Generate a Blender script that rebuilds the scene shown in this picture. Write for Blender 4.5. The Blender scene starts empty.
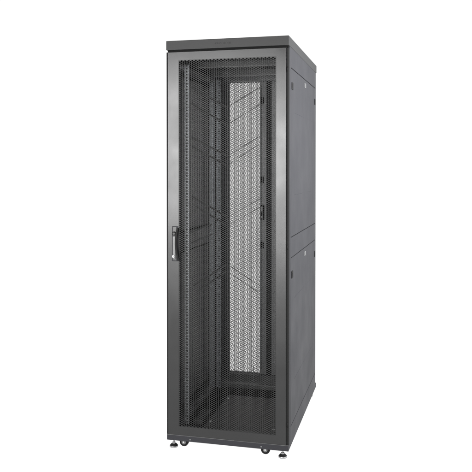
import bpy, bmesh, math
import numpy as np
from mathutils import Vector

S = bpy.context.scene
COL = S.collection
R = math.radians

# ------------------------------------------------------------------ materials
def mat(name, base, rough=.4, metal=0.0, spec=.5, noise=0.0, bump=0.0, nscale=60, coat=0, wave=0):
    m = bpy.data.materials.new(name); m.use_nodes = True
    nt = m.node_tree; b = nt.nodes['Principled BSDF']
    c = base if isinstance(base, tuple) else (base, base, base)
    b.inputs['Base Color'].default_value = (*c, 1)
    b.inputs['Roughness'].default_value = rough
    b.inputs['Metallic'].default_value = metal
    b.inputs['Specular IOR Level'].default_value = spec
    b.inputs['Coat Weight'].default_value = coat
    if noise or bump:
        tc = nt.nodes.new('ShaderNodeTexCoord')
    if noise:
        n = nt.nodes.new('ShaderNodeTexNoise'); n.inputs['Scale'].default_value = 5.0
        n.inputs['Detail'].default_value = 6
        mr = nt.nodes.new('ShaderNodeMapRange')
        mr.inputs['From Min'].default_value = .3; mr.inputs['From Max'].default_value = .7
        mr.inputs['To Min'].default_value = rough-noise; mr.inputs['To Max'].default_value = rough+noise
        nt.links.new(tc.outputs['Object'], n.inputs['Vector'])
        nt.links.new(n.outputs['Fac'], mr.inputs['Value'])
        nt.links.new(mr.outputs['Result'], b.inputs['Roughness'])
    if bump:
        n2 = nt.nodes.new('ShaderNodeTexNoise'); n2.inputs['Scale'].default_value = nscale
        n2.inputs['Detail'].default_value = 3
        bp = nt.nodes.new('ShaderNodeBump'); bp.inputs['Strength'].default_value = bump
        bp.inputs['Distance'].default_value = .0004
        nt.links.new(tc.outputs['Object'], n2.inputs['Vector'])
        nt.links.new(n2.outputs['Fac'], bp.inputs['Height'])
        if wave:
            n3 = nt.nodes.new('ShaderNodeTexNoise'); n3.inputs['Scale'].default_value = 3.2; n3.inputs['Detail'].default_value = 1
            b3 = nt.nodes.new('ShaderNodeBump'); b3.inputs['Strength'].default_value = 1; b3.inputs['Distance'].default_value = wave
            nt.links.new(tc.outputs['Object'], n3.inputs['Vector']); nt.links.new(n3.outputs['Fac'], b3.inputs['Height'])
            nt.links.new(b3.outputs['Normal'], bp.inputs['Normal'])
        nt.links.new(bp.outputs['Normal'], b.inputs['Normal'])
    return m

M = {
 'door':   mat('black_powder_coat', (.010,.010,.010), .35, noise=.06, bump=.3, nscale=300, wave=.002),
 'body':   mat('black_grey_powder_coat', (.030,.030,.0335), .5, noise=.05, bump=.3, nscale=300, spec=.08, wave=.004),
 'cap':    mat('cap_powder_coat', (.036,.036,.036), .52, noise=.03, bump=.22, nscale=420, spec=.07),
 'mesh':   mat('perforated_steel_coat', (.009,.009,.009), .42, spec=.32),
 'inner':  mat('inner_steel_coat', (.13,.132,.134), .42, noise=.05),
 'rail':   mat('zinc_rail', (.60,.62,.64), .36, metal=.5, noise=.08),
 'rail2':  mat('grey_rail', (.36,.385,.405), .42, metal=.35, noise=.08),
 'liner': mat('liner_coat', (.105,.105,.107), .45, noise=.05),
 'catch_light':   mat('catch_light_grey', (.10,.10,.10), .5, spec=.3),  # pale tone standing in for a catch light
 'steel': mat('dull_steel', (.42,.42,.42), .35, metal=1),
 'pan':   mat('pan_coat', (.028,.028,.028), .5),
 'hole':   mat('shade_black', .006, .9, spec=.1),
 'rubber': mat('black_rubber', .008, .7, spec=.15),
 'chrome': mat('bright_chrome', .75, .16, metal=1),
 'plast':  mat('black_plastic', .015, .35),
 'grey':   mat('handle_grey', (.11,.11,.11), .38, spec=.5),
 'light':  mat('light_zinc', (.40,.41,.40), .35, metal=.2),
 'mark':   mat('dark_print', .010, .6, spec=.25),
 'floor':  mat('self_lit_white_ground', .10, .9, spec=0),
}
# added glow: the ground sheet emits so it stays pure white and shadowless
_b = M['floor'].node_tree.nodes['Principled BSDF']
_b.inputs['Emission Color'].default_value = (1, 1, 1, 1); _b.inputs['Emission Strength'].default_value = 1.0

# ------------------------------------------------------------------ builders
class MB:
    def __init__(s): s.bm = bmesh.new(); s.mats = []
    def mi(s, m):
        m = M[m]
        if m not in s.mats: s.mats.append(m)
        return s.mats.index(m)
    def _add(s, t, m):
        i = s.mi(m)
        for f in t.faces: f.material_index = i
        me = bpy.data.meshes.new('tmp'); t.to_mesh(me); t.free()
        s.bm.from_mesh(me); bpy.data.meshes.remove(me)
    def box(s, x0, x1, y0, y1, z0, z1, m, bev=0, seg=2):
        t = bmesh.new(); bmesh.ops.create_cube(t, size=1)
        for v in t.verts:
            v.co = Vector((x0+(v.co.x+.5)*(x1-x0), y0+(v.co.y+.5)*(y1-y0), z0+(v.co.z+.5)*(z1-z0)))
        if bev: bmesh.ops.bevel(t, geom=t.edges[:], offset=bev, segments=seg, affect='EDGES', profile=.5)
        s._add(t, m); return s
    def cyl(s, p, r, h, axis, m, r2=None, seg=24, smooth=True, bev=0):
        t = bmesh.new()
        bmesh.ops.create_cone(t, cap_ends=True, segments=seg, radius1=r, radius2=r if r2 is None else r2, depth=h)
        if bev:
            ed = [e for e in t.edges if len([f for f in e.link_faces if len(f.verts) > 4]) == 1]
            bmesh.ops.bevel(t, geom=ed, offset=bev, segments=2, affect='EDGES', profile=.5)
        for v in t.verts:
            c = v.co.copy()
            if axis == 'x': v.co = Vector((c.z, c.x, c.y))
            elif axis == 'y': v.co = Vector((c.x, -c.z, c.y))
            v.co += Vector(p)
        for f in t.faces: f.smooth = smooth and len(f.verts) <= 4
        s._add(t, m); return s
    def sweep(s, pts, w, t_, m):
        """bar through pts in the x-z plane: width w in plane, thickness t_ in y"""
        t = bmesh.new(); rings = []
        for i, p in enumerate(pts):
            a = Vector(pts[max(i-1, 0)]); b = Vector(pts[min(i+1, len(pts)-1)])
            d = (b-a).normalized(); n = Vector((-d.z, 0, d.x)) * (w/2); q = Vector(p); y = Vector((0, t_/2, 0))
            rings.append([t.verts.new(q+n-y), t.verts.new(q+n+y), t.verts.new(q-n+y), t.verts.new(q-n-y)])
        for a, b in zip(rings, rings[1:]):
            for k in range(4): t.faces.new((a[k], a[(k+1) % 4], b[(k+1) % 4], b[k]))
        t.faces.new(rings[0]); t.faces.new(rings[-1][::-1])
        bmesh.ops.recalc_face_normals(t, faces=t.faces[:])
        s._add(t, m); return s
    def done(s, name, parent=None, label=None):
        me = bpy.data.meshes.new(name); s.bm.to_mesh(me); s.bm.free()
        for m in s.mats: me.materials.append(m)
        return link(name, me, parent, label)

def wloc(o):
    v = Vector((0, 0, 0))
    while o: v += o.location; o = o.parent
    return v

def link(name, me, parent, label=None):
    n = len(me.vertices); a = np.empty(n*3, np.float32); me.vertices.foreach_get('co', a); a = a.reshape(-1, 3)
    lo, hi = a.min(0), a.max(0); org = np.array([(lo[0]+hi[0])/2, (lo[1]+hi[1])/2, lo[2]], np.float32)
    me.vertices.foreach_set('co', (a-org).ravel()); me.update()
    o = bpy.data.objects.new(name, me); COL.objects.link(o)
    w = Vector(org.tolist())
    if parent: o.parent = parent; o.location = w - wloc(parent)
    else: o.location = w
    if label: o['label'] = label
    return o

def frame_ring(name, parent, x0, x1, z0, z1, ix0, ix1, iz0, iz1, y0, y1, m, bev=.002, label=None):
    b = MB(); t = bmesh.new()
    def ring(a, c, d, e, y): return [t.verts.new((a, y, d)), t.verts.new((c, y, d)), t.verts.new((c, y, e)), t.verts.new((a, y, e))]
    of, inf = ring(x0, x1, z0, z1, y0), ring(ix0, ix1, iz0, iz1, y0)
    ob, ib = ring(x0, x1, z0, z1, y1), ring(ix0, ix1, iz0, iz1, y1)
    for k in range(4):
        j = (k+1) % 4
        t.faces.new((of[k], of[j], inf[j], inf[k])); t.faces.new((ob[j], ob[k], ib[k], ib[j]))
        t.faces.new((of[j], of[k], ob[k], ob[j])); t.faces.new((inf[k], inf[j], ib[j], ib[k]))
    bmesh.ops.recalc_face_normals(t, faces=t.faces[:])
    if bev:
        t.edges.ensure_lookup_table()
        ed = [e for e in t.edges if all(v in of for v in e.verts)]
        bmesh.ops.bevel(t, geom=ed, offset=bev, segments=3, affect='EDGES', profile=.5)
    b._add(t, m)
    return b.done(name, parent, label)

PITCH = .010
def perforated(name, parent, x0, x1, z0, z1, y, th, m, hole=.80, k=1.0):
    """honeycomb of real holes: flat-topped hexagonal cells, columns .866 pitch apart, closed cells round the border"""
    cp = PITCH*math.sqrt(3)/2
    nc = int(round((x1-x0)/(.0089*k))); nr = int(round((z1-z0)/(.0096*k)))
    cp = (x1-x0)/nc; rp = (z1-z0)/nr
    Ro = PITCH/math.sqrt(3); sx = cp/(PITCH*math.sqrt(3)/2); sz = rp/PITCH
    ang = np.radians(np.arange(6)*60)
    hx = np.cos(ang)*Ro*sx; hz = np.sin(ang)*Ro*sz
    V = []; F = []; base = 0; quads = []; caps = []
    for c in range(-1, nc+1):
        for r in range(-1, nr+1):
            cx = x0+(c+.5)*cp; cz = z0+(r+.5)*rp + (.25 if c % 2 else -.25)*rp
            solid = c < 0 or c >= nc or r < 0 or r >= nr
            if solid:
                for yy in (y, y+th):
                    V.append(np.c_[cx+hx, np.full(6, yy), cz+hz])
                caps.append(list(range(base, base+6))); caps.append(list(range(base+11, base+5, -1))); base += 12
            else:
                for yy in (y, y+th):
                    V.append(np.c_[cx+hx, np.full(6, yy), cz+hz]); V.append(np.c_[cx+hx*hole, np.full(6, yy), cz+hz*hole])
                for k in range(6):
                    j = (k+1) % 6
                    quads.append((base+k, base+j, base+6+j, base+6+k))
                    quads.append((base+12+j, base+12+k, base+18+k, base+18+j))
                    quads.append((base+6+k, base+6+j, base+18+j, base+18+k))
                base += 24
    V = np.concatenate(V).astype(np.float32)
    faces = quads + caps
    me = bpy.data.meshes.new(name)
    li = np.fromiter((i for f in faces for i in f), np.int32)
    tot = np.array([len(f) for f in faces], np.int32); st = np.r_[0, np.cumsum(tot)[:-1]].astype(np.int32)
    me.vertices.add(len(V)); me.vertices.foreach_set('co', V.ravel())
    me.loops.add(len(li)); me.loops.foreach_set('vertex_index', li)
    me.polygons.add(len(faces)); me.polygons.foreach_set('loop_start', st); me.polygons.foreach_set('loop_total', tot)
    me.update(calc_edges=True); me.validate(); me.materials.append(M[m])
    return link(name, me, parent)

# ------------------------------------------------------------------ setting
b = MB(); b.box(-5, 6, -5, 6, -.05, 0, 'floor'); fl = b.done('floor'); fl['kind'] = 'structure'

# ------------------------------------------------------------------ cabinet
W, D, H = .600, .990, 1.985
root = bpy.data.objects.new('server_cabinet', None); COL.objects.link(root)
root.location = (W/2, D/2, 0)
root['label'] = 'tall black server rack cabinet with perforated front door on a white ground'
root['category'] = 'server cabinet'
Z0, ZT = .045, 1.940

# roof cap: a folded tray with a rim, its top a sheet
b = MB(); b.box(-.001, .601, -.001, D+.001, ZT+.0005, H, 'cap', .0025, 3)
cap = b.done('roof_cap', root)
# faint maker's marking on the cap, only unreadable dark strokes in the photograph
b = MB()
x = .246; zc = 1.9625
for dx, w, sl in ((0, .0022, .003), (.004, .0022, .003), (.010, .002, .002), (.0135, .0022, -.002), (.019, .002, .002), (.0235, .0022, .002),
              (.033, .0022, .001), (.042, .002, .001), (.0455, .0025, .0015), (.050, .002, .001), (.059, .002, .002), (.0675, .0022, .001), (.0715, .0022, -.001), (.0755, .0022, .001)):
    b.sweep([(x+dx-sl/2, -.0011, zc-.0042), (x+dx+sl/2, -.0011, zc+.0042)], w, .0004, 'mark')
for dx, w, dz in ((.002, .004, 0), (.0255, .004, .003), (.047, .005, 0), (.070, .005, .0)):
    b.sweep([(x+dx-w/2, -.0011, zc+dz), (x+dx+w/2, -.0011, zc+dz)], .0018, .0003, 'mark')
b.done('marking', cap)

# corner posts
for (xa, xb) in ((0, .046), (.554, .6)):
    for (ya, yb) in ((.0255, .0615), (.9455, .9635)):
        MB().box(xa, xb, ya, yb, Z0, ZT, 'body', .0012).done('corner_post', root)
# side rails flush with panels (top, middle, bottom) on both sides
for side in (0, 1):
    xa, xb = (0.0, .022) if side == 0 else (.578, .6)
    for za, zb in ((1.8460, ZT), (.9440, 1.0390), (Z0, .1380)):
        b = MB(); b.box(xa, xb, .0630, .9440, za, zb, 'body', .0008)
        if za == .9440: b.box(*((xb+.0002, xb+.0010) if side == 0 else (xa-.0010, xa-.0002)), .215, .690, za, zb, 'liner')
        b.done('side_rail', root)
# front and back base beams, top beams
b = MB(); b.box(.0, .6, .001, .0245, Z0, .0715, 'body', .0012)
pl = b.done('plinth', root)
MB().box(.002, .598, -.0005, .0200, .0712+.0005, .0732, 'catch_light').done('edge_strip', pl)  # pale strip painting the catch light along the door's bottom edge
for xx in (.119, .470):
    MB().cyl((xx, .0005, .0565), .0035, .002, 'y', 'grey').done('screw', pl)
MB().box(.0, .6, .9655, D, Z0, .0715, 'body', .0012).done('plinth', root)
MB().box(.048, .552, .028, .060, 1.893, ZT, 'hole').done('top_beam', root)  # coloured dark for the shade in the gap under the cap
MB().box(.003, .597, .012, .0250, 1.9310, ZT, 'hole').done('dark_gap_strip', root)  # dark strip added, its colour gives the shade under the cap
MB().box(.048, .552, .905, .943, 1.895, ZT, 'inner', .001).done('top_beam', root)
MB().box(.048, .552, .930, .962, Z0+.001, .108, 'pan', .001).done('base_beam', root)
MB().box(.048, .552, .028, .060, Z0+.001, .100, 'inner', .001).done('base_beam', root)
b = MB(); b.box(.048, .552, .735, .775, .085, .108, 'pan', .0015); b.box(.048, .552, .735, .7385, .1085, .1115, 'grey'); b.done('base_beam', root)
b = MB(); b.box(.048, .552, .300, .340, 1.895, 1.925, 'pan', .0015); b.box(.048, .552, .2985, .2999, 1.893, 1.897, 'grey'); b.done('top_beam', root)
b = MB(); b.box(.048, .552, .620, .660, 1.890, 1.925, 'pan', .0015); b.box(.048, .552, .6185, .6199, 1.888, 1.892, 'grey'); b.done('top_beam', root)
# base pan and cable entry plate
pan = MB().box(.024, .576, .063, .904, Z0+.004, .060, 'hole').done('base_pan', root)
pt = MB().box(.150, .540, .075, .620, .0605, .080, 'pan', .002).done('cable_entry_plate', root)
for xx, yy in ((.165, .56), (.50, .16), (.165, .2), (.50, .56)):
    MB().cyl((xx, yy, .0815), .0070, .003, 'z', 'light').done('screw', pt)
MB().box(.075, .125, .19, .36, .0605, .082, 'pan', .002).done('cable_bracket', root)

# side panels
def side_panel(side, z0, z1):
    if side: xa, xb = .5965, .5998
    else: xa, xb = .0002, .0035
    y0, y1 = .0660, .9410
    b = MB(); b.box(xa, xb, y0, y1, z0, z1, 'body', .0008)
    # stamped horizontal creases near the top and bottom third of each panel
    xo = .5998 if side else .0002
    sgn = 1 if side else -1
    for zf in (.745, .245):
        zc = z0+(z1-z0)*zf
        b.cyl((xo-sgn*.0004, .485, zc), .0008, .63, 'y', 'body', seg=8)
    # folded inner edges that stiffen the sheet
    xi0, xi1 = (.578, .5965) if side else (.0035, .022)
    b.box(xi0, xi1, y0, y0+.0015, z0, z1, 'inner'); b.box(xi0, xi1, y1-.0015, y1, z0, z1, 'inner')
    for k in range(8):      # rolled vertical ribs of the inner sheet
        yy = .215+k*.060
        if side: b.box(xi0+.004, xi1, yy, yy+.0585-.012*(k % 2), z0+.002, z1-.002, 'liner', .002)
        else: b.box(xa+.0034, xa+.0060+.002*(k % 2), yy, yy+.0585-.010*(k % 2), z0+.002, z1-.002, 'liner', .001)
    p = b.done('side_panel', root)
    for yy in (.083, .905):
        c = MB(); xx0, xx1 = (.5990, .6028) if side else (-.0028, .0010)
        zl = z1-.081
        c.box(xx0, xx1, yy, yy+.036, zl-.017, zl+.017, 'rubber', .0012)
        c.box(xx0-.0004 if not side else xx1-.001, xx0+.001 if not side else xx1+.0006, yy+.009, yy+.025, zl-.009, zl+.009, 'rubber', .0005)
        c.done('latch', p)
    c = MB(); zl = z1-.030; xx = .6008 if side else -.0008
    c.box(xx-.0018, xx+.0010, .500, .550, zl-.0115, zl+.0115, 'grey', .001)
    c.cyl((xx+(.0014 if side else -.0014), .525, zl), .0070, .002, 'x', 'grey')
    c.done('lock', p)
for side in (0, 1):
    side_panel(side, 1.0425, 1.8425); side_panel(side, .1415, .9405)
# dark strips added behind the seams, their colour shading the joints like open gaps
for xa, xb in ((.0045, .012), (.588, .5955)):
    for yy0, yy1 in ((.0560, .0672), (.9396, .9500)):
        MB().box(xa, xb, yy0, yy1, .05, 1.93, 'hole').done('dark_gap_strip', root)

for xa, xb in ((.0040, .0225), (.5775, .5960)):
    for zz in (1.8442, 1.0408, .9422, .1398):
        MB().box(xa+.0004, xb-.0004, .0680, .9380, zz-.0045, zz+.0045, 'hole').done('dark_gap_strip', root)
# 19 inch mounting rails with square holes in a real row
def rail(x0, x1, y, z0, z1, m, flange, deep, fx, holes=True, w=.0085):
    b = MB()
    hc = (x0+x1)/2 + fx
    if holes:
        b.box(x0, hc-w/2, y, y+.002, z0, z1, m); b.box(hc+w/2, x1, y, y+.002, z0, z1, m)
        z = z0
        n = int((z1-z0)/.01482)
        p = (z1-z0)/n
        for i in range(n):
            b.box(hc-w/2, hc+w/2, y, y+.002, z0+i*p, z0+i*p+p-w, m)
    else: b.box(x0, x1, y, y+.002, z0, z1, m)
    f0, f1 = flange
    b.box(f0, f1, y+.002, y+deep, z0, z1, 'pan' if m == 'rail' else m)
    if holes: b.box(x0+.0025, x1-.001, y+.006, y+.007, z0, z1, 'hole')  # dark strip added behind the holes, standing in for their shade
    return b.done('mounting_rail', root)
rail(.0530, .0750, .120, .085, 1.885, 'rail', (.0530, .0550), .045, 0)
rail(.5250, .5470, .120, .085, 1.885, 'rail', (.5450, .5470), .045, 0)
rail(.0500, .0760, .720, .085, 1.885, 'rail2', (.0500, .0520), .050, .003)
rail(.5240, .5500, .720, .085, 1.885, 'rail2', (.5480, .5500), .050, 0)
# vertical C posts next to the rear rails, cross rails that carry the mounting rails
for xa, xb in ((.026, .046), (.554, .574)):
    MB().box(xa, xb, .66, .70, .085, 1.893, 'rail2', .002).done('inner_post', root)
for z in (.10, 1.87):
    for xa, xb in ((.0235, .0515), (.5485, .5765)):
        MB().box(xa, xb, .064, .655, z-.012, z+.012, 'inner', .001).done('depth_rail', root)

# ------------------------------------------------------------------ front door
DZ0, DZ1 = .0735, 1.9300
MX0, MX1, MZ0, MZ1 = .0645, .5385, .1185, 1.8875
fd = frame_ring('front_door', root, .0068, .5880, DZ0, DZ1, MX0-.0028, MX1+.0028, MZ0-.0028, MZ1+.0028, 0, .0215, 'door', .0016)
perforated('perforated_sheet', fd, MX0, MX1, MZ0, MZ1, .0004, .0012, 'mesh')
MB().box(0, .0064, .0015, .0235, DZ0, DZ1, 'rubber', .0015).done('edge_strip', fd)  # dark strip, its colour stands in for shade on the rounded door edge
MB().box(.5884, .6000, .0015, .0235, DZ0, DZ1, 'rubber', .0035, 3).done('edge_strip', fd)  # same painted shade for the rounded edge on the hinge side
# slanted bars added behind the sheet to imitate the dark lines of a moire
C = np.array([1.1403, -3.1858, 1.3695]); yaw = -.2438; pit = -.0122; fpx = 693.56; sy = 176.58
def P(px, pz):  # casts a pixel from the camera onto the moire bar plane y=.012, metres
    Fv = np.array([math.sin(yaw)*math.cos(pit), math.cos(yaw)*math.cos(pit), math.sin(pit)])
    Rv = np.array([math.cos(yaw), -math.sin(yaw), 0]); U = np.cross(Rv, Fv)
    d = Fv+Rv*(px-236)/fpx-U*(pz-sy)/fpx; t = (.012-C[1])/d[1]; q = C+t*d
    return (float(q[0]), .012, float(q[2]))
for pts in (((191,87),(227,107),(262,86)), ((191,103),(227,125),(262,103)), ((191,137),(227,156),(262,135)), ((192,146),(227,165.5),(262,142.5)),
            ((192,196),(227,217),(262,197.5)), ((196,206),(227,226),(262,206)), ((189,233),(212,224)), ((191,243),(212,234)),
            ((193,286),(227,264),(260,286)), ((198,291),(227,271),(262,295))):
    b = MB(); q = [P(*p) for p in pts]
    b.sweep(q[:2], .0085, .002, 'rubber')
    if len(q) > 2: b.sweep(q[1:], .0021, .002, 'rubber')
    b.done('moire_bar', fd)

# swing handle in its tray
b = MB()
b.box(.0290, .0600, -.0030, -.0003, .919, 1.088, 'body', .002, 2)
b.box(.0335, .0475, -.0075, -.0028, .930, 1.040, 'grey', .003, 3)
b.box(.0330, .0520, -.0042, -.0028, .9215, 1.0855, 'door', .001)
lever = []
for i in range(13):
    t = i/12; z = 1.080-.158*t
    lever.append((.0575+.0055*t-.0075*math.sin(math.pi*t)+.002, -.009-.010*math.sin(math.pi*t), z))
b.sweep(lever, .0088, .011, 'rubber')
b.done('door_handle', fd)
b = MB(); b.cyl((.0410, -.0058, 1.053), .0098, .010, 'y', 'rubber', bev=.0015); b.cyl((.0410, -.0112, 1.053), .0050, .002, 'y', 'pan')
b.done('handle_pivot', fd)
b = MB(); b.cyl((.0385, -.0095, .943), .0064, .006, 'y', 'steel', bev=.001); b.cyl((.0385, -.0127, .943), .0035, .001, 'y', 'chrome')
b.done('lock_cylinder', fd)
for z in (.17, 1.0, 1.83):
    MB().cyl((.594, -.0005, z), .0030, .020, 'z', 'rubber').done('hinge', fd)

# ------------------------------------------------------------------ rear doors (two perforated leaves)
def leaf(x0, x1, mx0, mx1):
    d = frame_ring('rear_door', root, x0, x1, .075, 1.9375, mx0-.0028, mx1+.0028, .1100, 1.8960, .9645, .9850, 'inner', .0012)
    perforated('perforated_sheet', d, mx0, mx1, .1125, 1.8935, .9650, .0012, 'mesh', .72, .82)
    return d
rl = leaf(.004, .2990, .0680, .2580)
rr = leaf(.3300, .596, .3720, .5320)
MB().box(.2995, .3295, .972, .984, .075, 1.9375, 'rubber').done('edge_strip', rr)
# latch rod and fittings on the inner edge of the left leaf
b = MB(); b.cyl((.2655, .955, 1.0), .0028, 1.72, 'z', 'rail2', seg=10)
b.done('latch_rod', rl)
for z0, z1, w in ((1.762, 1.800, .018), (1.280, 1.318, .018), (.880, .918, .018)):
    MB().box(.2700-w/2+.003, .2700+w/2+.003, .948, .9640, z0, z1, 'hole', .001).done('rod_guide', rl)
b = MB(); b.box(.262, .288, .946, .9640, 1.055, 1.145, 'hole', .002); b.box(.268, .281, .940, .9462, 1.105, 1.135, 'grey', .001); b.box(.268, .281, .940, .9462, 1.065, 1.080, 'grey', .001)
b.done('lock_case', rl)
MB().cyl((.232, .90, .125), .002, .085, 'z', 'rail2', seg=8).done('earth_stud', root)

# ------------------------------------------------------------------ feet and casters
def foot(x, y):
    b = MB()
    b.cyl((x, y, .0040), .0205, .008, 'z', 'steel', bev=.0015)
    b.cyl((x, y, .0120), .0200, .008, 'z', 'rubber', r2=.0125, bev=.001)
    b.cyl((x, y, .0300), .0048, .032, 'z', 'steel', seg=16)
    b.cyl((x, y, .0195), .0085, .007, 'z', 'steel', seg=6, smooth=False)
    b.done('levelling_foot', root)
def caster(x, y):
    b = MB(); r = .0222
    b.cyl((x, y-.004, r), r, .020, 'y', 'rubber', seg=40, bev=.003)
    b.cyl((x, y-.0145, r), .0115, .002, 'y', 'grey', seg=24, bev=.0006)
    b.cyl((x, y-.0160, r), .0040, .003, 'y', 'chrome', seg=12)
    b.box(x-.012, x+.012, y+.008, y+.012, .018, .048, 'chrome', .001)
    b.box(x-.020, x+.020, y-.020, y+.022, .0415, .0448, 'chrome', .001)
    b.done('caster', root)
for x, y in ((.024, .036), (.566, .040), (.024, .95), (.566, .95)): foot(x, y)
for x, y in ((.071, .062), (.479, .066), (.071, .90), (.479, .90)): caster(x, y)

# ------------------------------------------------------------------ studio light
w = bpy.data.worlds.new('World'); S.world = w; w.use_nodes = True
nt = w.node_tree; bg = nt.nodes['Background']
tc = nt.nodes.new('ShaderNodeTexCoord'); sp = nt.nodes.new('ShaderNodeSeparateXYZ')
mr = nt.nodes.new('ShaderNodeMapRange'); mr.interpolation_type = 'SMOOTHSTEP'
mr.inputs['From Min'].default_value = -.55; mr.inputs['From Max'].default_value = -.05
mr.inputs['To Min'].default_value = .05; mr.inputs['To Max'].default_value = 1.02
nt.links.new(tc.outputs['Generated'], sp.inputs[0]); nt.links.new(sp.outputs['Y'], mr.inputs['Value'])
nt.links.new(mr.outputs['Result'], bg.inputs['Strength'])
bg.inputs['Color'].default_value = (1, 1, 1, 1)

def area(name, loc, target, sx, sy_, energy, col=(1, 1, 1)):
    l = bpy.data.lights.new(name, 'AREA'); l.shape = 'RECTANGLE'; l.size = sx; l.size_y = sy_; l.energy = energy; l.color = col
    o = bpy.data.objects.new(name, l); COL.objects.link(o); o.location = loc
    o.rotation_euler = (Vector(target)-Vector(loc)).to_track_quat('-Z', 'Y').to_euler()
    return o
sb = area('softbox_front', (-.52, -3.1, 1.47), (.3, 0, 1.45), 2.0, 1.3, 198)
sb.rotation_euler.rotate_axis('Z', R(-17))
area('fill_side', (2.05, .35, 1.75), (.6, .45, 1.5), .9, .9, 85, (.95,.97,1))  # unseen lamp added to brighten the upper side panels
gl = area('fill_right', (2.3, -2.9, 2.35), (.15, .5, 1.62), 1.1, .9, 10)  # unseen lamp added to brighten the left inner wall
gl.data.spread = R(55)   # narrow beam, keeps the lower interior darker

# ------------------------------------------------------------------ camera
cam = bpy.data.cameras.new('camera'); co = bpy.data.objects.new('camera', cam); COL.objects.link(co)
co.location = C.tolist(); co.rotation_euler = (math.pi/2+pit, 0, -yaw)
cam.sensor_width = 36; cam.lens = 36*fpx/472; cam.shift_y = -(236-sy)/472
cam.clip_start = .05; cam.clip_end = 500
S.camera = co
S.view_settings.view_transform = 'Standard'; S.view_settings.look = 'None'
S.view_settings.exposure = 0; S.view_settings.gamma = 1
S.render.resolution_x = S.render.resolution_y = 1024
